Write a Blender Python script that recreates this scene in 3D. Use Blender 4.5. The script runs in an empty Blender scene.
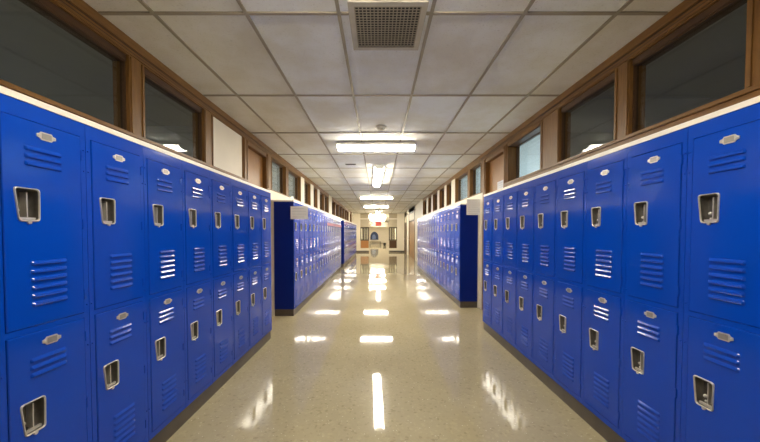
import bpy, bmesh, math, random
from mathutils import Vector, Matrix
random.seed(7)
S = bpy.context.scene
C = S.collection
PI = math.pi

# ------------------------------------------------------------------ render look
S.view_settings.view_transform = 'Standard'
S.view_settings.look = 'None'
S.view_settings.gamma = 1.0
S.view_settings.use_curve_mapping = False
S.view_settings.exposure = 2.8
S.cycles.max_bounces = 10
S.cycles.diffuse_bounces = 5
S.cycles.glossy_bounces = 5
S.cycles.transparent_max_bounces = 12
S.cycles.sample_clamp_indirect = 6.0
S.cycles.use_denoising = True

# ------------------------------------------------------------------ dimensions (metres)
CAM_Z = 1.42
CEIL = 2.865
XL, XR = -1.43, 1.55          # locker fronts
WL, WR = -1.85, 1.92          # wall planes
LW, LD, LH, KICK = 0.3705, 0.335, 1.83, 0.12
END = 22.6                    # glazed screen at the end of the locker hall
FAR = 38.0

# ------------------------------------------------------------------ materials
def new_mat(name):
    m = bpy.data.materials.new(name); m.use_nodes = True
    nt = m.node_tree
    b = nt.nodes['Principled BSDF']
    return m, nt, b

def coords(nt, scale=(1, 1, 1), kind='Object'):
    tc = nt.nodes.new('ShaderNodeTexCoord'); mp = nt.nodes.new('ShaderNodeMapping')
    mp.inputs['Scale'].default_value = scale
    nt.links.new(tc.outputs[kind], mp.inputs['Vector'])
    return mp.outputs['Vector']

def noise(nt, vec, scale, detail=3, rough=.5):
    n = nt.nodes.new('ShaderNodeTexNoise')
    n.inputs['Scale'].default_value = scale; n.inputs['Detail'].default_value = detail
    n.inputs['Roughness'].default_value = rough
    nt.links.new(vec, n.inputs['Vector']); return n

def ramp(nt, fac, stops):
    r = nt.nodes.new('ShaderNodeValToRGB')
    e = r.color_ramp.elements
    while len(e) < len(stops): e.new(.5)
    for q, (p, c) in zip(e, stops):
        q.position = p; q.color = (*c, 1)
    nt.links.new(fac, r.inputs['Fac']); return r.outputs['Color']

def bump(nt, b, height, strength, dist):
    bp = nt.nodes.new('ShaderNodeBump')
    bp.inputs['Strength'].default_value = strength; bp.inputs['Distance'].default_value = dist
    nt.links.new(height, bp.inputs['Height']); nt.links.new(bp.outputs['Normal'], b.inputs['Normal'])

def simple(name, col, rough=.5, metal=0., var=.06, nscale=6., bmp=0., bscale=60.):
    m, nt, b = new_mat(name)
    v = coords(nt)
    n = noise(nt, v, nscale)
    lo = tuple(c * (1 - var) for c in col); hi = tuple(min(1, c * (1 + var)) for c in col)
    nt.links.new(ramp(nt, n.outputs['Fac'], [(.3, lo), (.7, hi)]), b.inputs['Base Color'])
    b.inputs['Roughness'].default_value = rough; b.inputs['Metallic'].default_value = metal
    if bmp:
        n2 = noise(nt, v, bscale, 2); bump(nt, b, n2.outputs['Fac'], bmp, .002)
    return m

def wood(name, dark, light, rough=.42, stretch=(14, 1.2, 14)):
    m, nt, b = new_mat(name)
    v = coords(nt, stretch)
    n = noise(nt, v, 5.0, 6, .6)
    nt.links.new(ramp(nt, n.outputs['Fac'], [(.25, dark), (.75, light)]), b.inputs['Base Color'])
    b.inputs['Roughness'].default_value = rough; b.inputs['Specular IOR Level'].default_value = .35
    bump(nt, b, n.outputs['Fac'], .15, .002)
    return m

M = {}
# blue enamel on the lockers, slightly wavy sheet steel
m, nt, b = new_mat('blue_enamel')
v = coords(nt)
n = noise(nt, v, 2.5)
nt.links.new(ramp(nt, n.outputs['Fac'], [(.3, (.0012, .052, .44)), (.7, (.0015, .058, .475))]), b.inputs['Base Color'])
b.inputs['Roughness'].default_value = .12
b.inputs['Specular IOR Level'].default_value = .42
n2 = noise(nt, v, 7.0, 2); bump(nt, b, n2.outputs['Fac'], .18, .004)
M['blue'] = m

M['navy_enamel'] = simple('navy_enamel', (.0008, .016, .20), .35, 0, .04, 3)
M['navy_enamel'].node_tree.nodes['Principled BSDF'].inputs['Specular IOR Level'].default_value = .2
M['steel'] = simple('brushed_steel', (.72, .69, .63), .3, .6, .08, 30)
M['steel_dark'] = simple('worn_steel', (.42, .40, .36), .4, .8, .12, 30)
M['pocket_shade'] = simple('shaded_pocket_steel', (.15, .138, .12), .4, .6, .2, 30)  # handle steel darkened in colour for the shade inside the cup
M['kick'] = simple('brown_vinyl_base', (.10, .082, .06), .45, 0, .15, 8)
M['cream'] = simple('cream_wall_paint', (.74, .68, .55), .5, 0, .03, 3, .08, 90)
M['capwhite'] = simple('white_cap_paint', (.82, .76, .66), .35, 0, .03, 4)
M['wood'] = wood('stained_oak_trim', (.135, .062, .015), (.245, .120, .031))
M['wood_vertical'] = wood('stained_oak_post', (.135, .062, .015), (.245, .120, .031), stretch=(14, 14, 1.2))
M['wood_dark'] = wood('dark_oak_stop', (.055, .027, .012), (.10, .048, .02))
M['door_wood'] = wood('door_oak_veneer', (.27, .122, .03), (.35, .165, .042), .35, (10, 10, .8))
M['panel_orange'] = wood('orange_oak_panel', (.36, .16, .05), (.46, .22, .08), .4, (10, 10, .8))
M['paper'] = simple('white_paper', (.80, .80, .80), .7, 0, .03, 8)
M['ink'] = simple('grey_print', (.52, .52, .54), .7, 0, .05, 8)
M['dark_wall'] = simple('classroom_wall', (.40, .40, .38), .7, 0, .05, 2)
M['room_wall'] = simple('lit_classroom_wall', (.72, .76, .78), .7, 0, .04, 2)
M['metal_white'] = simple('white_enamel_housing', (.82, .80, .73), .4, 0, .03, 8)
M['vent_grey'] = simple('painted_vent_frame', (.48, .44, .37), .5, .1, .08, 10)
M['vent_bar'] = simple('vent_lattice', (.30, .26, .20), .55, .1, .1, 20)
M['black'] = simple('black_recess', (.012, .011, .010), .8, 0, .1, 10)
M['plastic'] = simple('ivory_plastic', (.72, .68, .58), .4, 0, .03, 10)
M['red'] = simple('red_sign', (.55, .06, .05), .4, 0, .06, 6)
M['pink'] = simple('pale_red', (.55, .24, .28), .6, 0, .06, 6)
M['navy'] = simple('navy_print', (.02, .05, .16), .5, 0, .2, 6)
M['skyblue'] = simple('pale_blue_print', (.16, .24, .55), .5, 0, .2, 6)
M['tan_panel'] = simple('tan_panel', (.42, .36, .25), .5, 0, .06, 4)
M['header_tan'] = simple('header_tan', (.25, .22, .16), .5, 0, .06, 4)
M['frame_dark'] = simple('dark_bronze_frame', (.07, .055, .035), .4, .2, .1, 8)

# glass: clear with a Fresnel reflection
def glass(name, tint):
    m = bpy.data.materials.new(name); m.use_nodes = True
    nt = m.node_tree; nt.nodes.clear()
    out = nt.nodes.new('ShaderNodeOutputMaterial'); mix = nt.nodes.new('ShaderNodeMixShader')
    tr = nt.nodes.new('ShaderNodeBsdfTransparent'); gl = nt.nodes.new('ShaderNodeBsdfGlossy')
    lw = nt.nodes.new('ShaderNodeLayerWeight'); lw.inputs['Blend'].default_value = .5
    pw = nt.nodes.new('ShaderNodeMath'); pw.operation = 'POWER'; pw.inputs[1].default_value = 5
    fr = nt.nodes.new('ShaderNodeMath'); fr.operation = 'MULTIPLY_ADD'; fr.inputs[1].default_value = .96; fr.inputs[2].default_value = .04
    nt.links.new(lw.outputs['Facing'], pw.inputs[0]); nt.links.new(pw.outputs[0], fr.inputs[0])
    tr.inputs['Color'].default_value = (*tint, 1); gl.inputs['Roughness'].default_value = .02
    n = noise(nt, coords(nt), 1.2, 1)
    bp = nt.nodes.new('ShaderNodeBump'); bp.inputs['Strength'].default_value = .05; bp.inputs['Distance'].default_value = .01
    nt.links.new(n.outputs['Fac'], bp.inputs['Height']); nt.links.new(bp.outputs['Normal'], gl.inputs['Normal'])
    nt.links.new(fr.outputs[0], mix.inputs['Fac'])
    nt.links.new(tr.outputs[0], mix.inputs[1]); nt.links.new(gl.outputs[0], mix.inputs[2])
    nt.links.new(mix.outputs[0], out.inputs['Surface'])
    return m
M['glass'] = glass('window_glass', (.86, .88, .86))

# lamp diffuser
def emitter(name, col, strength):
    m, nt, b = new_mat(name)
    b.inputs['Base Color'].default_value = (.9, .88, .8, 1)
    b.inputs['Emission Color'].default_value = (*col, 1)
    b.inputs['Emission Strength'].default_value = strength
    b.inputs['Roughness'].default_value = .4
    return m
M['lamp'] = emitter('fluorescent_diffuser', (1.0, .92, .76), 9.0)
M['lamp_far'] = emitter('fluorescent_diffuser_far', (1.0, .94, .82), 15.0)

# terrazzo-like waxed floor tile
m, nt, b = new_mat('waxed_speckled_floor')
v = coords(nt)
base = noise(nt, v, 1.3, 3)
basec = ramp(nt, base.outputs['Fac'], [(.3, (.375, .32, .195)), (.7, (.425, .365, .228))])
vo = nt.nodes.new('ShaderNodeTexVoronoi'); vo.inputs['Scale'].default_value = 55; nt.links.new(v, vo.inputs['Vector'])
sp = nt.nodes.new('ShaderNodeSeparateColor'); nt.links.new(vo.outputs['Color'], sp.inputs['Color'])
chip = ramp(nt, sp.outputs[0], [(.0, (.80, .78, .75)), (.10, (.97, .97, .96)), (.86, (1, 1, 1)), (.95, (1.08, 1.08, 1.06))])
mul = nt.nodes.new('ShaderNodeMix'); mul.data_type = 'RGBA'; mul.blend_type = 'MULTIPLY'; mul.inputs[0].default_value = 1
nt.links.new(basec, mul.inputs[6]); nt.links.new(chip, mul.inputs[7])
vo2 = nt.nodes.new('ShaderNodeTexVoronoi'); vo2.inputs['Scale'].default_value = 34; nt.links.new(v, vo2.inputs['Vector'])
lt = nt.nodes.new('ShaderNodeMath'); lt.operation = 'LESS_THAN'; lt.inputs[1].default_value = .13; nt.links.new(vo2.outputs['Distance'], lt.inputs[0])
sp2 = nt.nodes.new('ShaderNodeSeparateColor'); nt.links.new(vo2.outputs['Color'], sp2.inputs['Color'])
gt = nt.nodes.new('ShaderNodeMath'); gt.operation = 'GREATER_THAN'; gt.inputs[1].default_value = .55; nt.links.new(sp2.outputs[1], gt.inputs[0])
an = nt.nodes.new('ShaderNodeMath'); an.operation = 'MULTIPLY'; nt.links.new(lt.outputs[0], an.inputs[0]); nt.links.new(gt.outputs[0], an.inputs[1])
mx = nt.nodes.new('ShaderNodeMix'); mx.data_type = 'RGBA'; nt.links.new(an.outputs[0], mx.inputs[0])
nt.links.new(mul.outputs[2], mx.inputs[6]); mx.inputs[7].default_value = (.66, .59, .43, 1)
nt.links.new(mx.outputs[2], b.inputs['Base Color'])
b.inputs['Roughness'].default_value = .045
b.inputs['Specular IOR Level'].default_value = .55
wv = noise(nt, coords(nt, (1, .6, 1)), 9, 2); bump(nt, b, wv.outputs['Fac'], .06, .004)
M['floor'] = m

# ceiling tiles: each tile its own tint, pinholes and fissures
GX0, GY0, TW, TL = -1.478, 2.058, .61, 1.207
m, nt, b = new_mat('acoustic_ceiling_tile')
tc = nt.nodes.new('ShaderNodeTexCoord')
mp = nt.nodes.new('ShaderNodeMapping'); mp.vector_type = 'POINT'
mp.inputs['Location'].default_value = (-GX0 / TW + 20, -GY0 / TL + 20, 0); mp.inputs['Scale'].default_value = (1 / TW, 1 / TL, 0)
nt.links.new(tc.outputs['Object'], mp.inputs['Vector'])
fl = nt.nodes.new('ShaderNodeVectorMath'); fl.operation = 'FLOOR'; nt.links.new(mp.outputs[0], fl.inputs[0])
wn = nt.nodes.new('ShaderNodeTexWhiteNoise'); wn.noise_dimensions = '2D'; nt.links.new(fl.outputs[0], wn.inputs['Vector'])
tint = ramp(nt, wn.outputs['Value'], [(0, (.78, .77, .73)), (.35, (.85, .86, .86)), (.6, (.85, .88, .91)), (1, (.82, .81, .77))])
pn = noise(nt, tc.outputs['Object'], 70, 4, .7)
pit = ramp(nt, pn.outputs['Fac'], [(.33, (.80, .79, .77)), (.42, (1, 1, 1))])
mul = nt.nodes.new('ShaderNodeMix'); mul.data_type = 'RGBA'; mul.blend_type = 'MULTIPLY'; mul.inputs[0].default_value = 1
nt.links.new(tint, mul.inputs[6]); nt.links.new(pit, mul.inputs[7])
st = noise(nt, tc.outputs['Object'], 2.2, 4, .6)
stc = ramp(nt, st.outputs['Fac'], [(.35, (.88, .85, .78)), (.6, (1, 1, 1))])
mul2 = nt.nodes.new('ShaderNodeMix'); mul2.data_type = 'RGBA'; mul2.blend_type = 'MULTIPLY'; mul2.inputs[0].default_value = 1
nt.links.new(mul.outputs[2], mul2.inputs[6]); nt.links.new(stc, mul2.inputs[7])
nt.links.new(mul2.outputs[2], b.inputs['Base Color'])
b.inputs['Roughness'].default_value = .75
bump(nt, b, pn.outputs['Fac'], .35, .003)
M['ceiling'] = m
M['tbar'] = simple('ceiling_tee_bar', (.33, .29, .225), .42, .1, .08, 6)

# ------------------------------------------------------------------ mesh helpers
def box(bm, x0, x1, y0, y1, z0, z1, mi=0, bev=0.):
    vs = [bm.verts.new(p) for p in ((x0, y0, z0), (x1, y0, z0), (x1, y1, z0), (x0, y1, z0), (x0, y0, z1), (x1, y0, z1), (x1, y1, z1), (x0, y1, z1))]
    fs = [bm.faces.new([vs[i] for i in q]) for q in ((3, 2, 1, 0), (4, 5, 6, 7), (0, 1, 5, 4), (1, 2, 6, 5), (2, 3, 7, 6), (3, 0, 4, 7))]
    for f in fs: f.material_index = mi
    if bev:
        es = list({e for f in fs for e in f.edges})
        bmesh.ops.bevel(bm, geom=es, offset=bev, segments=2, profile=.5, affect='EDGES')

def prism(bm, pts, axis, a0, a1, mi=0):
    """polygon pts (2D) swept along an axis from a0 to a1"""
    def mk(p, a):
        return {'x': (a, p[0], p[1]), 'y': (p[0], a, p[1]), 'z': (p[0], p[1], a)}[axis]
    A = [bm.verts.new(mk(p, a0)) for p in pts]; B = [bm.verts.new(mk(p, a1)) for p in pts]
    n = len(pts)
    fs = [bm.faces.new(A), bm.faces.new(B[::-1])]
    for i in range(n): fs.append(bm.faces.new((A[i], B[i], B[(i + 1) % n], A[(i + 1) % n])))
    for f in fs: f.material_index = mi

def tube(bm, p0, p1, r, seg=10, mi=0, r2=None):
    p0, p1 = Vector(p0), Vector(p1); d = p1 - p0
    q = d.to_track_quat('Z', 'Y').to_matrix().to_4x4()
    mat = Matrix.Translation((p0 + p1) / 2) @ q
    r_ = bmesh.ops.create_cone(bm, cap_ends=True, segments=seg, radius1=r, radius2=r if r2 is None else r2, depth=d.length, matrix=mat)
    for v_ in r_['verts']:
        for f in v_.link_faces: f.material_index = mi

def ball(bm, c, r, mi=0, sc=(1, 1, 1)):
    r_ = bmesh.ops.create_uvsphere(bm, u_segments=10, v_segments=7, radius=r, matrix=Matrix.Translation(c) @ Matrix.Diagonal((*sc, 1)))
    for v_ in r_['verts']:
        for f in v_.link_faces: f.material_index = mi; f.smooth = True

def mesh(name, bm, mats, fix=True):
    if fix: bmesh.ops.recalc_face_normals(bm, faces=bm.faces[:])
    me = bpy.data.meshes.new(name); bm.to_mesh(me); bm.free()
    for q in (mats if isinstance(mats, (list, tuple)) else [mats]): me.materials.append(M[q])
    return me

def obj(name, bm_or_me, mats=None, parent=None, loc=(0, 0, 0)):
    me = bm_or_me if isinstance(bm_or_me, bpy.types.Mesh) else mesh(name, bm_or_me, mats)
    o = bpy.data.objects.new(name, me); C.objects.link(o); o.location = loc
    if parent: o.parent = parent
    return o

def tag(o, label, cat, group=None):
    o['label'] = label; o['category'] = cat
    if group: o['group'] = group
    return o

def thing(name, label, cat, loc=(0, 0, 0), rz=0., group=None):
    o = bpy.data.objects.new(name, None); C.objects.link(o)
    o.location = loc; o.rotation_euler = (0, 0, rz); o.empty_display_size = .1
    return tag(o, label, cat, group)

def struct(o):
    o['kind'] = 'structure'; return o

def sbox(name, mat, *boxes, bev=0.):
    bm = bmesh.new()
    for q in boxes: box(bm, *q, bev=bev)
    return struct(obj(name, bm, mat))

def copy_tree(o, parent=None):
    c = o.copy(); C.objects.link(c)
    if parent: c.parent = parent
    for ch in list(o.children): copy_tree(ch, c)
    return c

# ------------------------------------------------------------------ setting: floor and ceiling
sbox('floor', 'floor', (-2.3, 2.4, -4.2, FAR + .2, -.12, 0))
sbox('ceiling', 'ceiling', (WL - .125, WR + .125, -4.2, FAR + .2, CEIL + .004, CEIL + .1))
bm = bmesh.new()
bw = .0115
for k in range(-1, 7):
    x = GX0 + TW * k
    if WL + .06 < x < WR - .06: box(bm, x - bw, x + bw, -4.0, FAR, CEIL - .006, CEIL + .006)
k = -5
while GY0 + TL * k < FAR:
    y = GY0 + TL * k
    box(bm, WL + .02, WR - .02, y - bw, y + bw, CEIL - .0055, CEIL + .006)
    k += 1
struct(obj('trim_1', bm, 'tbar'))

# ------------------------------------------------------------------ setting: walls with the clerestory band
HEADF = 2.78
SILL, HEAD = 2.173, 2.694      # glass opening
win_n = [0]; trim_n = [1]

def slab(bm, side, y0, y1, z0, z1, front=0., depth=.12):
    """a box on the wall plane of a side; front > 0 stands proud into the corridor"""
    w = WL if side < 0 else WR
    a, c = w - side * front, w + side * depth
    box(bm, min(a, c), max(a, c), y0, y1, z0, z1)

def window(side, y0, y1, z0, z1, recess, mats=('wood_dark', 'glass'), stop=.016):
    win_n[0] += 1
    w = (WL if side < 0 else WR) + side * recess
    root = struct(bpy.data.objects.new('window_%d' % win_n[0], None)); C.objects.link(root)
    root.location = (w, (y0 + y1) / 2, z0); root.empty_display_size = .1
    cy = (y0 + y1) / 2
    bm = bmesh.new()
    a, c = sorted((-side * .022, side * .012))
    for q in ((y0, y1, z0, z0 + stop), (y0, y1, z1 - stop, z1), (y0, y0 + stop, z0 + stop, z1 - stop), (y1 - stop, y1, z0 + stop, z1 - stop)):
        box(bm, a, c, q[0] - cy, q[1] - cy, q[2] - z0, q[3] - z0)
    obj('window_frame', bm, mats[0], root)
    bm = bmesh.new()
    box(bm, -.003, .003, y0 + stop - cy, y1 - stop - cy, stop, z1 - z0 - stop)
    obj('window_pane', bm, mats[1], root)
    return root

def trim(bm, mat):
    trim_n[0] += 1
    return struct(obj('trim_%d' % trim_n[0], bm, mat))

# left: (y0, y1, type)  g glass, w oak post, c cream wall, p cream panel, d door
LEFT = [(-4, -2.2, 'c'), (-2.2, -.7, 'g'), (-.7, -.55, 'w'), (-.55, .85, 'g'), (.85, 1.0, 'w'), (1.0, 2.27, 'g'), (2.27, 2.42, 'w'), (2.42, 3.25, 'g'), (3.25, 3.43, 'w'),
        (3.43, 4.21, 'p'), (4.21, 4.34, 'w'), (4.34, 5.12, 'd'), (5.12, 5.33, 'w')]
LFAR = [(5.33, 6.25, 'g'), (6.25, 6.36, 'w'), (6.36, 7.42, 'g'), (7.42, 7.74, 'c'), (7.74, 8.48, 'g'), (8.48, 8.85, 'c'), (8.85, 9.45, 'g'), (9.45, 9.78, 'c'),
        (9.78, 10.62, 'g'), (10.62, 10.74, 'w'), (10.74, 11.6, 'g'), (11.6, 12.35, 'c')]
y = 12.35
while y < 19.2:
    LFAR += [(y, y + 1.06, 'g'), (y + 1.06, y + 1.2, 'w')]; y += 1.2
LFAR += [(y, 20.1, 'c'), (20.1, 21.6, 'g'), (21.6, END, 'c')]
RIGHT = [(-4, -2.2, 'c'), (-2.2, -.7, 'g'), (-.7, -.55, 'w'), (-.55, 1.43, 'g'), (1.43, 1.585, 'w'), (1.585, 2.33, 'g'), (2.33, 2.48, 'w'), (2.48, 3.24, 'g'), (3.24, 3.6, 'w'),
         (3.6, 4.57, 'b'), (4.57, 4.66, 'w'), (4.66, 5.5, 'd'), (5.5, 5.72, 'w')]
RFAR = [(5.72, 6.52, 'g'), (6.52, 6.6, 'w'), (6.6, 7.7, 'g'), (7.7, 8.07, 'c'), (8.07, 8.66, 'g'), (8.66, 8.92, 'c'), (8.92, 9.66, 'g'), (9.66, 9.98, 'c'),
        (9.98, 10.8, 'g'), (10.8, 11.1, 'c'), (11.1, 11.8, 'g'), (11.8, 12.2, 'c'), (12.2, 13.2, 'g'), (13.2, END, 'c')]

SH = .04
LEFT = [(a + SH, c + SH, t) for a, c, t in LEFT]; RIGHT = [(a + SH, c + SH, t) for a, c, t in RIGHT]
LFAR[0] = (LFAR[0][0] + SH, LFAR[0][1] + .02, 'g'); RFAR[0] = (RFAR[0][0] + SH, RFAR[0][1], 'g')
LFAR[1] = (LFAR[0][1], LFAR[1][1], 'w')

door_n = [0]
for side, near, far in ((-1, LEFT, LFAR), (1, RIGHT, RFAR)):
    nm = 'wall_left' if side < 0 else 'wall_right'
    wallbm = bmesh.new()
    dy0, dy1 = [(a, c) for a, c, t in near if t == 'd'][0]
    ystart = near[0][0]; yn = near[-1][1]
    slab(wallbm, side, ystart, dy0 - .1, 0, 2.10)
    rdoor = (16.0, 19.0) if side > 0 else None
    # lower wall beyond the door alcove
    spans = [(dy1 + .06, END)]
    if rdoor: spans = [(dy1 + .06, rdoor[0]), (rdoor[1], 20.5), (22.3, END)]
    for a, c in spans: slab(wallbm, side, a, c, 0, SILL - .012)
    if rdoor:
        slab(wallbm, side, 16.0, 19.0, 2.62, CEIL); slab(wallbm, side, 20.5, 22.3, 2.62, CEIL)
    for a, c, t in far:
        if t == 'c' and c - a > .6: slab(wallbm, side, a, c, HEADF - .04, CEIL)
    wide = [yn] + [q for a, c, t in far if t == 'c' and c - a > .6 for q in (a, c)] + [END]
    headbm = bmesh.new()
    for a, c in zip(wide[::2], wide[1::2]):
        if c - a > .05: slab(headbm, side, a, c, HEADF, CEIL + .003); slab(headbm, side, a, c, CEIL - .05, CEIL + .003, .01, 0)
    trim(headbm, 'wood')
    slab(wallbm, side, END, FAR, 0, CEIL)
    wood_h = bmesh.new()            # oak head and sill of the near stretch
    slab(wood_h, side, ystart, yn, HEAD + .045, CEIL + .003, .0)
    stops = bmesh.new(); slab(stops, side, ystart, yn, HEAD, HEAD + .0445, -.016); slab(stops, side, ystart, yn, CEIL - .098, CEIL - .088, .004, 0); slab(stops, side, ystart, yn, CEIL - .070, CEIL - .0625, .005, 0); trim(stops, 'wood_dark')
    slab(wood_h, side, ystart, yn, CEIL - .062, CEIL + .003, .013, 0)
    slab(wood_h, side, ystart, yn, CEIL - .115, CEIL - .098, .008, 0)
    slab(wood_h, side, ystart, dy0 - .02, 2.10, SILL, .0)
    slab(wood_h, side, ystart, dy0 - .02, SILL - .028, SILL - .004, .014, 0)
    trim(wood_h, 'wood')
    for a, c, t in near + far:
        isfar = a >= yn - .001
        if t == 'w':
            b2 = bmesh.new()
            if isfar: slab(b2, side, a, c, SILL - .012, HEADF, -.01)
            else: slab(b2, side, a, c, SILL, HEAD + .046, .004)
            if not isfar:
                slab(b2, side, a + .012, a + .03, SILL, HEAD + .04, .012, 0); slab(b2, side, c - .03, c - .012, SILL, HEAD + .04, .012, 0)
            if t == 'w' and (abs(c - dy0) < .01 or abs(a - dy1) < .01 or abs(a - dy1) < .01):
                slab(b2, side, a, c - (.0 if abs(c - dy0) < .01 else .12), 0, SILL, .004)       # door jamb down to the floor
            trim(b2, 'wood_vertical')
        elif t == 'c':
            slab(wallbm, side, a, c, SILL - .012, HEADF - (.04 if c - a > .6 else 0))
        elif t == 'p':
            b2 = bmesh.new(); slab(b2, side, a + .004, c - .004, SILL - .03, HEAD + .044, -.012); struct(obj('wall_panel', b2, 'cream'))
            b2 = bmesh.new()
            slab(b2, side, a, a + .02, SILL, HEAD + .044, -.004, .03); slab(b2, side, c - .02, c, SILL, HEAD + .044, -.004, .03)
            trim(b2, 'wood_vertical')
        elif t == 'g':
            if isfar:
                b2 = bmesh.new()      # oak-lined opening
                for q in ((a, a + .035, SILL - .012, HEADF), (c - .035, c, SILL - .012, HEADF), (a + .035, c - .035, SILL - .012, SILL + .01), (a + .035, c - .035, HEADF - .03, HEADF)):
                    slab(b2, side, *q, -.004, .14)
                trim(b2, 'wood_vertical')
                window(side, a + .035, c - .035, SILL + .01, HEADF - .03, .10)
            else:
                window(side, a, c, SILL, HEAD, .045, stop=.010)
        elif t == 'b':
            b2 = bmesh.new()
            for q in ((a, a + .03, SILL, HEAD + .045), (c - .03, c, SILL, HEAD + .045)): slab(b2, side, *q, -.003, .18)
            slab(b2, side, a, c, HEAD + .01, HEAD + .045, -.003, .18); slab(b2, side, a, c, SILL - .04, SILL - .002, -.003, .18)
            trim(b2, 'wood_vertical')
            window(side, a + .03, c - .03, SILL, HEAD + .01, .15)
        elif t == 'd':
            door_n[0] += 1
            w = WL if side < 0 else WR
            root = struct(bpy.data.objects.new('door_%d' % door_n[0], None)); C.objects.link(root)
            root.location = (w, (a + c) / 2, 0)
            def db(*bs):
                q = bmesh.new()
                for x0, x1, y0, y1, z0, z1 in bs:
                    xs = sorted((side * x0, side * x1)); box(q, xs[0], xs[1], y0, y1, z0, z1)
                return q
            h = (c - a) / 2
            obj('door_leaf', db((.07, .112, -h + .03, h - .03, .01, 2.07)), 'door_wood', root)
            obj('transom_panel', db((.07, .10, -h + .03, h - .03, 2.12, HEAD - .02)), 'door_wood', root)
            obj('door_frame', db((.0, .12, -h + .001, -h + .03, 0, HEAD), (.0, .12, h - .03, h - .001, 0, HEAD), (.03, .12, -h + .03, h - .03, 2.07, 2.12), (.0, .12, -h + .03, h - .03, HEAD - .02, HEAD + .04)), 'wood_vertical', root)
            kb = bmesh.new(); tube(kb, (side * .07, -h + .1, 1.0), (side * .02, -h + .1, 1.0), .012); ball(kb, (side * .015, -h + .1, 1.0), .028)
            obj('door_knob', kb, 'steel', root)
    struct(obj(nm, wallbm, 'cream'))

# door further down the right wall, and a dark-framed one by the end screen
for (a, c, leafmat) in ((16.0, 19.0, 'door_wood'), (20.5, 22.3, 'wood_dark')):
    door_n[0] += 1
    root = struct(bpy.data.objects.new('door_%d' % door_n[0], None)); C.objects.link(root); root.location = (WR, (a + c) / 2, 0)
    h = (c - a) / 2
    q = bmesh.new(); box(q, .004, .05, -h + .07, h - .07, .01, 2.07); obj('door_leaf', q, leafmat, root)
    q = bmesh.new()
    for r in ((-.02, .12, -h, -h + .07, 0, 2.62), (-.02, .12, h - .07, h, 0, 2.62), (-.01, .12, -h + .07, h - .07, 2.07, 2.14), (-.02, .12, -h + .07, h - .07, 2.55, 2.62)): box(q, *r)
    obj('door_frame', q, 'wood_dark' if leafmat != 'wood_dark' else 'frame_dark', root)
    q = bmesh.new(); box(q, .05, .056, -h + .07, h - .07, 2.14, 2.55); obj('window_pane', q, 'glass', root)
    q = bmesh.new(); tube(q, (.03, h - .17, 1.0), (-.03, h - .17, 1.0), .012); ball(q, (-.035, h - .17, 1.0), .028); obj('door_knob', q, 'steel', root)

sbox('wall_back', 'cream', (-2.0, 2.1, -4.15, -4.0, 0, CEIL))
sbox('wall_end', 'capwhite', (-2.0, 2.1, FAR, FAR + .15, 0, CEIL))

# classrooms behind the clerestory glass
def room(name, side, y0, y1, mat):
    w = (WL if side < 0 else WR) + side * .13
    x0, x1 = sorted((w, w + side * 4.5))
    xo = x0 if side < 0 else x1
    bm = bmesh.new()
    box(bm, x0, x1, y0 - .05, y0, 0, CEIL + .1); box(bm, x0, x1, y1, y1 + .05, 0, CEIL + .1)
    box(bm, xo - .05, xo + .05, y0, y1, 0, CEIL + .1)
    box(bm, x0, x1, y0, y1, -.1, 0); box(bm, x0, x1, y0, y1, CEIL + .006, CEIL + .1)
    struct(obj(name, bm, mat))
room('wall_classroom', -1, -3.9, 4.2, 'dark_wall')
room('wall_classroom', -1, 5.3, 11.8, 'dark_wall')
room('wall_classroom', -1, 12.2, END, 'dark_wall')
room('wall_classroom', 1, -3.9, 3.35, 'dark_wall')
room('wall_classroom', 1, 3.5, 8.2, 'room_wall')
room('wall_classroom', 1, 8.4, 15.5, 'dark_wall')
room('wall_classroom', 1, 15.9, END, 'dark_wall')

# ------------------------------------------------------------------ lockers
def rounded(pts, r, seg=3):
    out = []
    n = len(pts)
    for i in range(n):
        p, a, c = Vector(pts[i]), Vector(pts[i - 1]), Vector(pts[(i + 1) % n])
        u, w = (a - p).normalized(), (c - p).normalized()
        p0, p1 = p + u * r, p + w * r
        for k in range(seg + 1):
            t = k / seg
            q = p0 * (1 - t) ** 2 + p * 2 * t * (1 - t) + p1 * t * t
            out.append((q.x, q.y))
    return out

DW, DH = .3130, .846
DX = (LW - DW) / 2; PX = DX - .0025
# cup outline in door coordinates (x, z)
CUP = [(.033, .570), (.128, .570), (.126, .432), (.048, .432)]
CC = Vector((.084, .502))

def scaled(pts, s, dz=0):
    return [(CC.x + (p[0] - CC.x) * s, CC.y + (p[1] - CC.y) * (1 - (1 - s) * .72) + dz) for p in pts]

def louver(bm, x0, x1, z, hgt=.021, out=.0085):
    yb = -.004
    prof = [(0, .5), (.45, .28), (.85, .02), (1.0, -.22), (.78, -.40), (0, -.5)]
    xs = [x0, x0 + .007, x1 - .007, x1]
    amp = [.12, 1, 1, .12]
    rows = [[bm.verts.new((x, yb - out * a * o + .0005, z + hgt * q)) for o, q in prof] for x, a in zip(xs, amp)]
    for i in range(3):
        for j in range(len(prof) - 1):
            f = bm.faces.new((rows[i][j], rows[i][j + 1], rows[i + 1][j + 1], rows[i + 1][j])); f.smooth = False
    bm.faces.new(rows[0]); bm.faces.new(rows[3][::-1])

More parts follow.
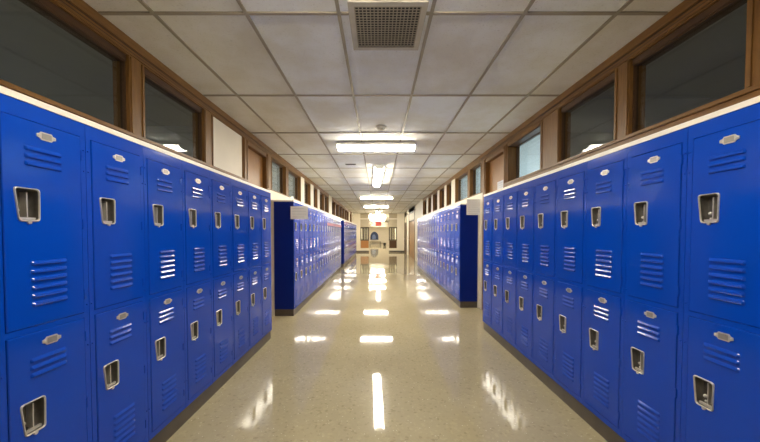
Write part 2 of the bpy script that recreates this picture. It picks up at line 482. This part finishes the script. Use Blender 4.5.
# door panel
bm = bmesh.new()
yf, ch = -.004, .003
hole = rounded(scaled(CUP, .90), .012)
outer = [(ch, DH - ch), (DW - ch, DH - ch), (DW - ch, ch), (ch, ch)]
F = [bm.verts.new((p[0], yf, p[1])) for p in outer]
H = [bm.verts.new((p[0], yf, p[1])) for p in hole]
n = len(hole); per = n // 4
for i in range(4):
    seq = [H[(i * per + k) % n] for k in range(per)]
    j = (i + 1) % 4
    for k in range(per - 1): bm.faces.new((F[i], seq[k + 1], seq[k]))
    bm.faces.new((F[i], F[j], H[(j * per) % n], seq[-1]))
E1 = [bm.verts.new((p[0], yf + ch, p[1])) for p in ((0, DH), (DW, DH), (DW, 0), (0, 0))]
E2 = [bm.verts.new((p[0], .014, p[1])) for p in ((0, DH), (DW, DH), (DW, 0), (0, 0))]
for i in range(4):
    j = (i + 1) % 4
    bm.faces.new((F[i], E1[i], E1[j], F[j])); bm.faces.new((E1[i], E2[i], E2[j], E1[j]))
H2 = [bm.verts.new((p[0], .014, p[1])) for p in hole]
for i in range(n): bm.faces.new((H[i], H2[i], H2[(i + 1) % n], H[(i + 1) % n]))
bmesh.ops.recalc_face_normals(bm, faces=bm.faces[:])
for k in range(3): louver(bm, .075, .222, DH - .113 - .031 * k)
for k in range(6): louver(bm, .088, .234, DH - .585 - .034 * k)
door_me = mesh('door', bm, 'blue', fix=True)

# stainless recessed handle
bm = bmesh.new()
rings = [(1.0, -.004), (.99, -.008), (.95, -.0105), (.91, -.0095), (.875, -.004), (.85, .008), (.82, .034)]
R = []
for s, yy in rings:
    pts = rounded(scaled(CUP, s), .014 * s)
    R.append([bm.verts.new((p[0], yy, p[1])) for p in pts])
n = len(R[0])
for a, c in zip(R, R[1:]):
    for i in range(n):
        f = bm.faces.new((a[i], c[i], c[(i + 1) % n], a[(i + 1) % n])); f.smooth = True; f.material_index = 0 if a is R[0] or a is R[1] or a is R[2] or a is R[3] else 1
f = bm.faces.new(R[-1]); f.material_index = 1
box(bm, .088, .092, .006, .034, .452, .552, 0)                 # lift lever
box(bm, .055, .118, .003, .012, .440, .450, 0)
ball(bm, (.066, .022, .478), .0085, 0)                            # lock knob
tube(bm, (.066, .034, .478), (.066, .022, .478), .004)
ball(bm, (.066, .026, .453), .006, 0)
tube(bm, (.086, -.003, .430), (.086, -.010, .430), .0075, 10)     # rivet at the lower lip
cup_me = mesh('handle_cup', bm, ['steel', 'pocket_shade'])

# number plate
bm = bmesh.new()
cx, cz = DW / 2 + .003, DH - .049
o_ = [(-.038, .006), (-.026, .010), (-.021, .017), (.021, .017), (.026, .010), (.038, .006), (.038, -.006), (.026, -.010), (.021, -.017), (-.021, -.017), (-.026, -.010), (-.038, -.006)]
prism(bm, [(cx + p[0], cz + p[1]) for p in o_], 'y', -.0075, -.0035, 0)
box(bm, cx - .019, cx + .019, -.0088, -.007, cz - .0115, cz + .0115, 1)
for s in (-1, 1): ball(bm, (cx + s * .031, -.0078, cz), .0035, 0)
plate_me = mesh('number_plate', bm, ['steel', 'steel_dark'])

# body
bm = bmesh.new()
zt1, zb1, zt2, zb2 = 1.762, 1.762 - DH - .004, 0, .036
zb1 = 1.762 - DH - .004
zl0, zl1 = .038, .038 + DH + .004
G = .0012
box(bm, G, PX, 0, .02, 0, LH); box(bm, LW - PX, LW - G, 0, .02, 0, LH)
box(bm, PX, LW - PX, 0, .02, 1.763, LH); box(bm, PX, LW - PX, 0, .02, zl1, zb1); box(bm, PX, LW - PX, 0, .02, 0, .037)
box(bm, G, .004, .02, LD, 0, LH); box(bm, LW - .004, LW - G, .02, LD, 0, LH)
box(bm, .004, LW - .004, LD - .004, LD, 0, LH); box(bm, .004, LW - .004, .02, LD - .004, LH - .004, LH)
box(bm, .004, LW - .004, .02, LD - .004, 0, .004); box(bm, .004, LW - .004, .02, LD - .004, zl1 + .005, zl1 + .012)
for z0 in (zb1, zl0):
    for dz in (.09, .43, .76): tube(bm, (LW - DX + .003, -.002, z0 + dz - .024), (LW - DX + .003, -.002, z0 + dz + .024), .0055, 8)
for xx in (DX * .4, LW - DX * .4):
    for zz in (.95, 1.60, 1.70, .20, .75): ball(bm, (xx, -.001, zz), .004, 0)
body_me = mesh('body', bm, 'blue')

def make_locker():
    r = thing('locker', '', 'locker')
    obj('body', body_me, None, r)
    for z0 in (zb1 + .002, zl0 + .002):
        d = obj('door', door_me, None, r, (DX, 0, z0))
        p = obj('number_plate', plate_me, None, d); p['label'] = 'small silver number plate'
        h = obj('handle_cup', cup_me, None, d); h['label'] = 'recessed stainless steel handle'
    return r
proto = make_locker()
used = [False]
ORD = 'first second third fourth fifth sixth seventh eighth ninth tenth eleventh twelfth thirteenth fourteenth fifteenth sixteenth seventeenth eighteenth nineteenth twentieth'.split()

def place(side, y0, label, group):
    if used[0]: r = copy_tree(proto)
    else: r = proto; used[0] = True
    r['label'] = label; r['group'] = group
    if side < 0: r.location = (XL, y0, KICK); r.rotation_euler = (0, 0, PI / 2)
    else: r.location = (XR, y0 + LW, KICK); r.rotation_euler = (0, 0, -PI / 2)
    return r

def plinth(side, y0, y1, wrap=True):
    x0, x1 = sorted(((XL if side < 0 else XR) + side * .013, (XL if side < 0 else XR) + side * LD))
    sbox('baseboard_left' if side < 0 else 'baseboard_right', 'kick', (x0, x1, y0 + (.006 if wrap else 0), y1 - .006, 0, KICK - .0005))

def captop(side, y0, y1):
    b2 = bmesh.new()
    f = XL if side < 0 else XR; w = WL if side < 0 else WR
    x0, x1 = sorted((f - side * .004, w - side * .001))
    box(b2, x0, x1, y0, y1, KICK + LH + .0008, KICK + LH + .027)
    trim(b2, 'capwhite')

# near rows
NL0 = 1.141; NLn = 8
NR0 = 1.178; NRn = 9
for k in range(-3, NLn):
    lab = ('blue two-door locker standing to the left of the camera, out of the picture' if k < -1 else 'blue two-door locker cut off by the left edge, nearest the camera' if k < 0 else
           'blue two-door locker in the near left row, %s from the camera' % ORD[k] if k < NLn - 1 else
           'blue two-door locker ending the near left row, beside the wooden door alcove')
    place(-1, NL0 + LW * k, lab, 'lockers in the near left row')
for k in range(-3, NRn):
    lab = ('blue two-door locker standing to the right of the camera, out of the picture' if k < -1 else 'blue two-door locker beyond the right edge, nearest the camera' if k < 0 else
           'blue two-door locker in the near right row, cut by the right edge' if k == 0 else
           'blue two-door locker in the near right row, %s from the camera' % ORD[k] if k < NRn - 1 else
           'blue two-door locker ending the near right row, beside the wooden door alcove')
    place(1, NR0 + LW * k, lab, 'lockers in the near right row')
plinth(-1, NL0 - 3 * LW, NL0 + LW * NLn); plinth(1, NR0 - 3 * LW, NR0 + LW * NRn)
captop(-1, NL0 - 3 * LW, NL0 + LW * NLn); captop(1, NR0 - 3 * LW, NR0 + LW * NRn)
# far rows
for side, y0, cnt, where, grp in ((-1, 5.21, 18, 'far left row past the door', 'lockers in the far left row'),
                                  (-1, 12.9, 20, 'last left row by the end screen', 'lockers in the last left row'),
                                  (1, 5.80, 17, 'far right row past the door', 'lockers in the far right row')):
    for k in range(cnt):
        if k == 0: lab = 'blue locker heading the %s, dark side panel in view' % where
        elif k == cnt - 1: lab = 'blue locker closing the %s, farthest from the camera' % where
        else: lab = 'blue locker in the %s, %s from its near end' % (where, ORD[k])
        r = place(side, y0 + LW * k, lab, grp)
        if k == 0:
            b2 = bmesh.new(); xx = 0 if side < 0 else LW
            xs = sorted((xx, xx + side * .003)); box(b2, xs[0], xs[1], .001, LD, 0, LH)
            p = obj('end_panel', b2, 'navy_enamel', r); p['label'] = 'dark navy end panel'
    plinth(side, y0, y0 + LW * cnt); captop(side, y0, y0 + LW * cnt)

# ------------------------------------------------------------------ ceiling lights
def fixture(label, x, y, length, width=.25, rz=0., lamp='lamp', group='fluorescent ceiling lights'):
    """surface-mounted wraparound; length along local x"""
    r = thing('ceiling_light', label, 'ceiling light', (x, y, CEIL - .0065), rz, group)
    L, W = length / 2, width / 2
    b2 = bmesh.new()
    box(b2, -L, L, -W * .97, W * .97, -.046, 0)
    for s in (-1, 1):
        xs = sorted((s * L, s * (L - .012)))
        prism(b2, [(-W * .97, -.046), (W * .97, -.046), (W * .58, -.094), (-W * .58, -.094)], 'x', xs[0], xs[1])
    obj('housing', b2, 'metal_white', r)
    b2 = bmesh.new()
    prism(b2, [(-W * .97, -.046), (-W * .80, -.076), (-W * .58, -.097), (W * .58, -.097), (W * .80, -.076), (W * .97, -.046)], 'x', -L + .012, L - .012)
    obj('diffuser', b2, lamp, r)
    return r

fixture('nearest fluorescent light in view, lying across the corridor ceiling before the smoke detector', -.03, 5.0, 1.25)
fixture('nearest lengthwise fluorescent light, just past the first crosswise one', -.005, 7.75, 2.5, .22, PI / 2 + math.radians(1.7))
fixture('crosswise fluorescent light just past the nearest lengthwise one, second crosswise from the camera', -.06, 12.1, 1.27)
fixture('third crosswise fluorescent light from the camera, above the last left lockers', -.1, 16.2, 1.27)
fixture('farther lengthwise fluorescent light, between the third and fourth crosswise ones', .02, 20.6, 2.5, .22, PI / 2)
fixture('fourth crosswise fluorescent light from the camera, just past the glazed end screen', -.05, 23.6, 1.27)
for yy, w in ((27.0, 'fifth crosswise'), (30.5, 'sixth crosswise'), (34.0, 'farthest crosswise')):
    fixture('%s fluorescent light, in the bright hall beyond the end screen' % w, -.05, yy, 1.5, .3, lamp='lamp_far')
fixture('crosswise fluorescent light just above the top edge of the picture', -.02, 1.20, 1.25)

# ------------------------------------------------------------------ things on the ceiling
r = thing('ceiling_vent', 'square grey egg-crate vent set in the ceiling nearest the camera', 'vent', (.062, 2.19, CEIL - .0065))
b2 = bmesh.new(); hw, fw = .253, .042
for q in ((-hw, hw, -hw, -hw + fw), (-hw, hw, hw - fw, hw), (-hw, -hw + fw, -hw + fw, hw - fw), (hw - fw, hw, -hw + fw, hw - fw)):
    box(b2, *q, -.010, 0, bev=.003)
obj('frame', b2, 'vent_grey', r)
b2 = bmesh.new(); iw = hw - fw; N = 17
for k in range(N + 1):
    t = -iw + 2 * iw * k / N
    box(b2, t - .0035, t + .0035, -iw, iw, -.011, -.0075); box(b2, -iw, iw, t - .0035, t + .0035, -.0108, -.0077)
obj('grille', b2, 'vent_bar', r)
b2 = bmesh.new(); box(b2, -iw, iw, -iw, iw, -.001, .0); obj('backing', b2, 'black', r)

r = thing('smoke_detector', 'round ivory smoke detector on the ceiling before the first crosswise light', 'smoke detector', (.04, 4.22, CEIL - .0005))
b2 = bmesh.new(); tube(b2, (0, 0, -.016), (0, 0, 0), .075, 24); obj('base', b2, 'plastic', r)
b2 = bmesh.new(); tube(b2, (0, 0, -.045), (0, 0, -.016), .045, 24, r2=.06); tube(b2, (0, 0, -.058), (0, 0, -.045), .022, 20, r2=.034); obj('cap', b2, 'plastic', r)

r = thing('ceiling_vent', 'small dark slot vent in a ceiling tile left of the lengthwise light', 'vent', (-.575, 6.5, CEIL + .0035))
b2 = bmesh.new(); box(b2, -.11, .11, -.04, .04, -.008, 0, bev=.002); obj('frame', b2, 'vent_bar', r)
b2 = bmesh.new()
for k in range(3): box(b2, -.10, .10, -.028 + k * .021, -.014 + k * .021, -.0095, -.0075)
obj('slot', b2, 'black', r)

# ------------------------------------------------------------------ papers
def paper(label, x0, x1, y, z0, z1, lines):
    r = thing('paper_sign', label, 'sign', ((x0 + x1) / 2, y, z0))
    b2 = bmesh.new(); box(b2, -(x1 - x0) / 2, (x1 - x0) / 2, -.0015, .0015, 0, z1 - z0); obj('sheet', b2, 'paper', r)
    b2 = bmesh.new(); w = (x1 - x0) / 2
    for k in range(lines):
        z = (z1 - z0) * (1 - (k + .8) / (lines + .6))
        box(b2, -w * .8, w * (.8 if k % 3 else .55), -.0021, -.0014, z - .0028, z + .0028)
    obj('printed_text', b2, 'ink', r)
    return r
paper('white paper sign sticking out from the corner of the far left lockers', -1.478, -1.185, 5.200, 1.655, 1.872, 4)
paper('white printed sheet taped high on the dark side of the far right lockers', 1.665, 1.945, 5.792, 1.76, 2.055, 7)
r = thing('paper_notice', 'small white notice on the wood above the right door alcove', 'notice', (WR + .068, 5.0, 2.06))
b2 = bmesh.new(); box(b2, -.0015, .0015, -.13, .13, 0, .205); obj('sheet', b2, 'paper', r)
b2 = bmesh.new()
for k in range(5): box(b2, -.0021, -.0014, -.10, .10, .03 + k * .034, .036 + k * .034)
obj('printed_text', b2, 'ink', r)

# red strip across the far left lockers
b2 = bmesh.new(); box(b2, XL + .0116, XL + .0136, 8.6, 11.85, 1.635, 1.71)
tag(obj('red_strip', b2, 'pink'), 'pale red strip across the tops of the far left lockers', 'red_strip')

# ------------------------------------------------------------------ glazed screen at the end of the locker hall
def screen(name, x0, x1, panel):
    y0, y1 = END, END + .12
    sbox('wall_screen_' + name, 'tan_panel', (x0, x1, y0, y1, 1.86, CEIL), (x0, x1, y0 + .02, y1 - .02, .30, .86))
    b2 = bmesh.new(); box(b2, x0 + .04, x1 - .04, y0 - .012, y0 + .02, .31, .85); trim(b2, panel)
    b2 = bmesh.new(); box(b2, x0, x1, y0 - .015, y1, .12, .30); box(b2, x0, x1, y0 - .02, y1, 2.42, 2.50); trim(b2, 'cream')
    b2 = bmesh.new(); box(b2, x0, x1, y0 - .02, y1, 0, .12); trim(b2, 'kick')
    b2 = bmesh.new()
    box(b2, x0, x1, y0 - .015, y1, .86, .94); box(b2, x0, x1, y0 - .015, y1, 1.78, 1.86)
    nmul = 3
    for k in range(nmul + 1):
        x = x0 + .03 + (x1 - x0 - .06) * k / nmul
        box(b2, x - .03, x + .03, y0 - .012, y1, .94, 1.78)
    trim(b2, 'frame_dark')
    win_n[0] += 1
    b2 = bmesh.new(); box(b2, x0 + .06, x1 - .06, y0 + .055, y0 + .061, .94, 1.78)
    struct(obj('window_%d' % win_n[0], b2, 'glass'))
screen('left', -1.30, -.66, 'panel_orange')
screen('right', .80, 1.40, 'wood_dark')
sbox('wall_pier_left', 'cream', (WL, -1.30, END - .03, END + .15, 0, CEIL))
sbox('wall_pier_right', 'cream', (1.40, WR, END - .03, END + .15, 0, CEIL))
for x0, x1 in ((WL, -1.30), (1.40, WR)):
    b2 = bmesh.new(); box(b2, x0 + .001, x1, END - .042, END - .028, 0, .12); trim(b2, 'kick')
for x0, x1, yy in ((WL + .001, XL - LD - .002, 5.212), (XR + LD + .002, WR - .001, 5.802)):
    b2 = bmesh.new(); box(b2, x0, x1, yy, yy + .02, .0, 1.952); trim(b2, 'cream')
sbox('wall_header', 'header_tan', (-2.0, 2.1, 34.9, 35.05, 2.12, 2.66))

# ------------------------------------------------------------------ the bright hall beyond
r = thing('hanging_sign', 'small red sign hanging from the ceiling at the far end', 'sign', (.03, 26.0, 2.02))
b2 = bmesh.new(); box(b2, -.24, .24, -.02, .02, 0, .34, bev=.006); obj('panel', b2, 'red', r)
for sx in (-.18, .18):
    b2 = bmesh.new(); tube(b2, (sx, 0, .34), (sx, 0, CEIL - 2.02 - .008), .008); obj('rod', b2, 'frame_dark', r)

r = thing('wall_poster', 'white board with a dark blue arched picture on the far end wall', 'poster', (-.45, FAR - .012, .5))
b2 = bmesh.new(); box(b2, -.68, .68, -.01, .01, -.05, 1.35); obj('board', b2, 'capwhite', r)
arch = [(-.50, .08)] + [(-.50 * math.cos(t), .42 + .66 * math.sin(t)) for t in [PI * k / 14 for k in range(15)]] + [(.50, .08)]
b2 = bmesh.new(); prism(b2, arch, 'y', -.016, -.010); obj('picture', b2, 'navy', r)
b2 = bmesh.new(); prism(b2, [(p[0] * .45 - .05, .18 + (p[1] - .12) * .6) for p in arch], 'y', -.02, -.016); obj('highlight', b2, 'skyblue', r)

r = thing('trash_can', 'small black bin on the bright floor at the far end', 'bin', (.74, 34.2, 0))
b2 = bmesh.new(); tube(b2, (0, 0, 0), (0, 0, .30), .13, 20, r2=.17); obj('bucket', b2, 'black', r)
b2 = bmesh.new(); tube(b2, (0, 0, .30), (0, 0, .325), .178, 20); obj('rim', b2, 'frame_dark', r)

r = thing('hall_table', 'low pale table against the far end wall under the poster', 'table', (-.35, FAR - .40, 0))
b2 = bmesh.new(); box(b2, -.7, .7, -.3, .3, .34, .40); obj('tabletop', b2, 'tan_panel', r)
for sx in (-.62, .62):
    for sy in (-.24, .24):
        b2 = bmesh.new(); box(b2, sx - .03, sx + .03, sy - .03, sy + .03, 0, .34); obj('leg', b2, 'frame_dark', r)

# ------------------------------------------------------------------ area lamps added inside the unseen classrooms
def area(name, loc, sx, sy, power, col):
    l = bpy.data.lights.new(name, 'AREA'); l.shape = 'RECTANGLE'; l.size = sx; l.size_y = sy; l.energy = power; l.color = col
    o = bpy.data.objects.new(name, l); C.objects.link(o); o.location = loc
    return o
def room_fill(name, side, y0, y1, power, col):
    # lamp added where a classroom's unseen outer windows would be, facing the corridor
    w_ = (WL if side < 0 else WR) + side * 4.38
    o = area(name, (w_, (y0 + y1) / 2, 1.55), 1.3, y1 - y0, power, col)
    o.rotation_euler = (0, side * PI / 2, 0)
room_fill('classroom_fill', 1, 4.2, 7.6, 20, (.78, .92, 1.0))  # added lamp standing in for daylight in the bright right classroom
room_fill('classroom_fill', -1, 6.0, 11.0, 34, (.90, .97, 1.0))  # added lamp standing in for daylight in the half-lit left classroom
room_fill('classroom_fill', -1, -2.5, 3.5, 4.2, (.97, 1, .97))  # weak lamp added to lift the unlit left classroom out of black
room_fill('classroom_fill', 1, -2.5, 2.8, 2.4, (1, .97, .92))  # weak lamp added to lift the unlit right classroom
room_fill('classroom_fill', 1, 9.0, 15.0, 10, (1, .97, .92))  # lamp added to brighten the farther right classroom

w = bpy.data.worlds.new('World'); S.world = w; w.use_nodes = True
w.node_tree.nodes['Background'].inputs[0].default_value = (.02, .02, .02, 1)
w.node_tree.nodes['Background'].inputs[1].default_value = .1

# ------------------------------------------------------------------ camera
FPX = 307.0
cam = bpy.data.cameras.new('Camera'); co = bpy.data.objects.new('Camera', cam); C.objects.link(co)
cam.sensor_width = 36; cam.lens = FPX / 760 * 36; cam.clip_start = .02; cam.clip_end = 200
pitch = math.atan(8.0 / FPX)
co.location = (0, 0, CAM_Z); co.rotation_euler = (PI / 2 - pitch, 0, 0)
cam.shift_x = 2 / 760; cam.shift_y = 20 / 760
S.camera = co
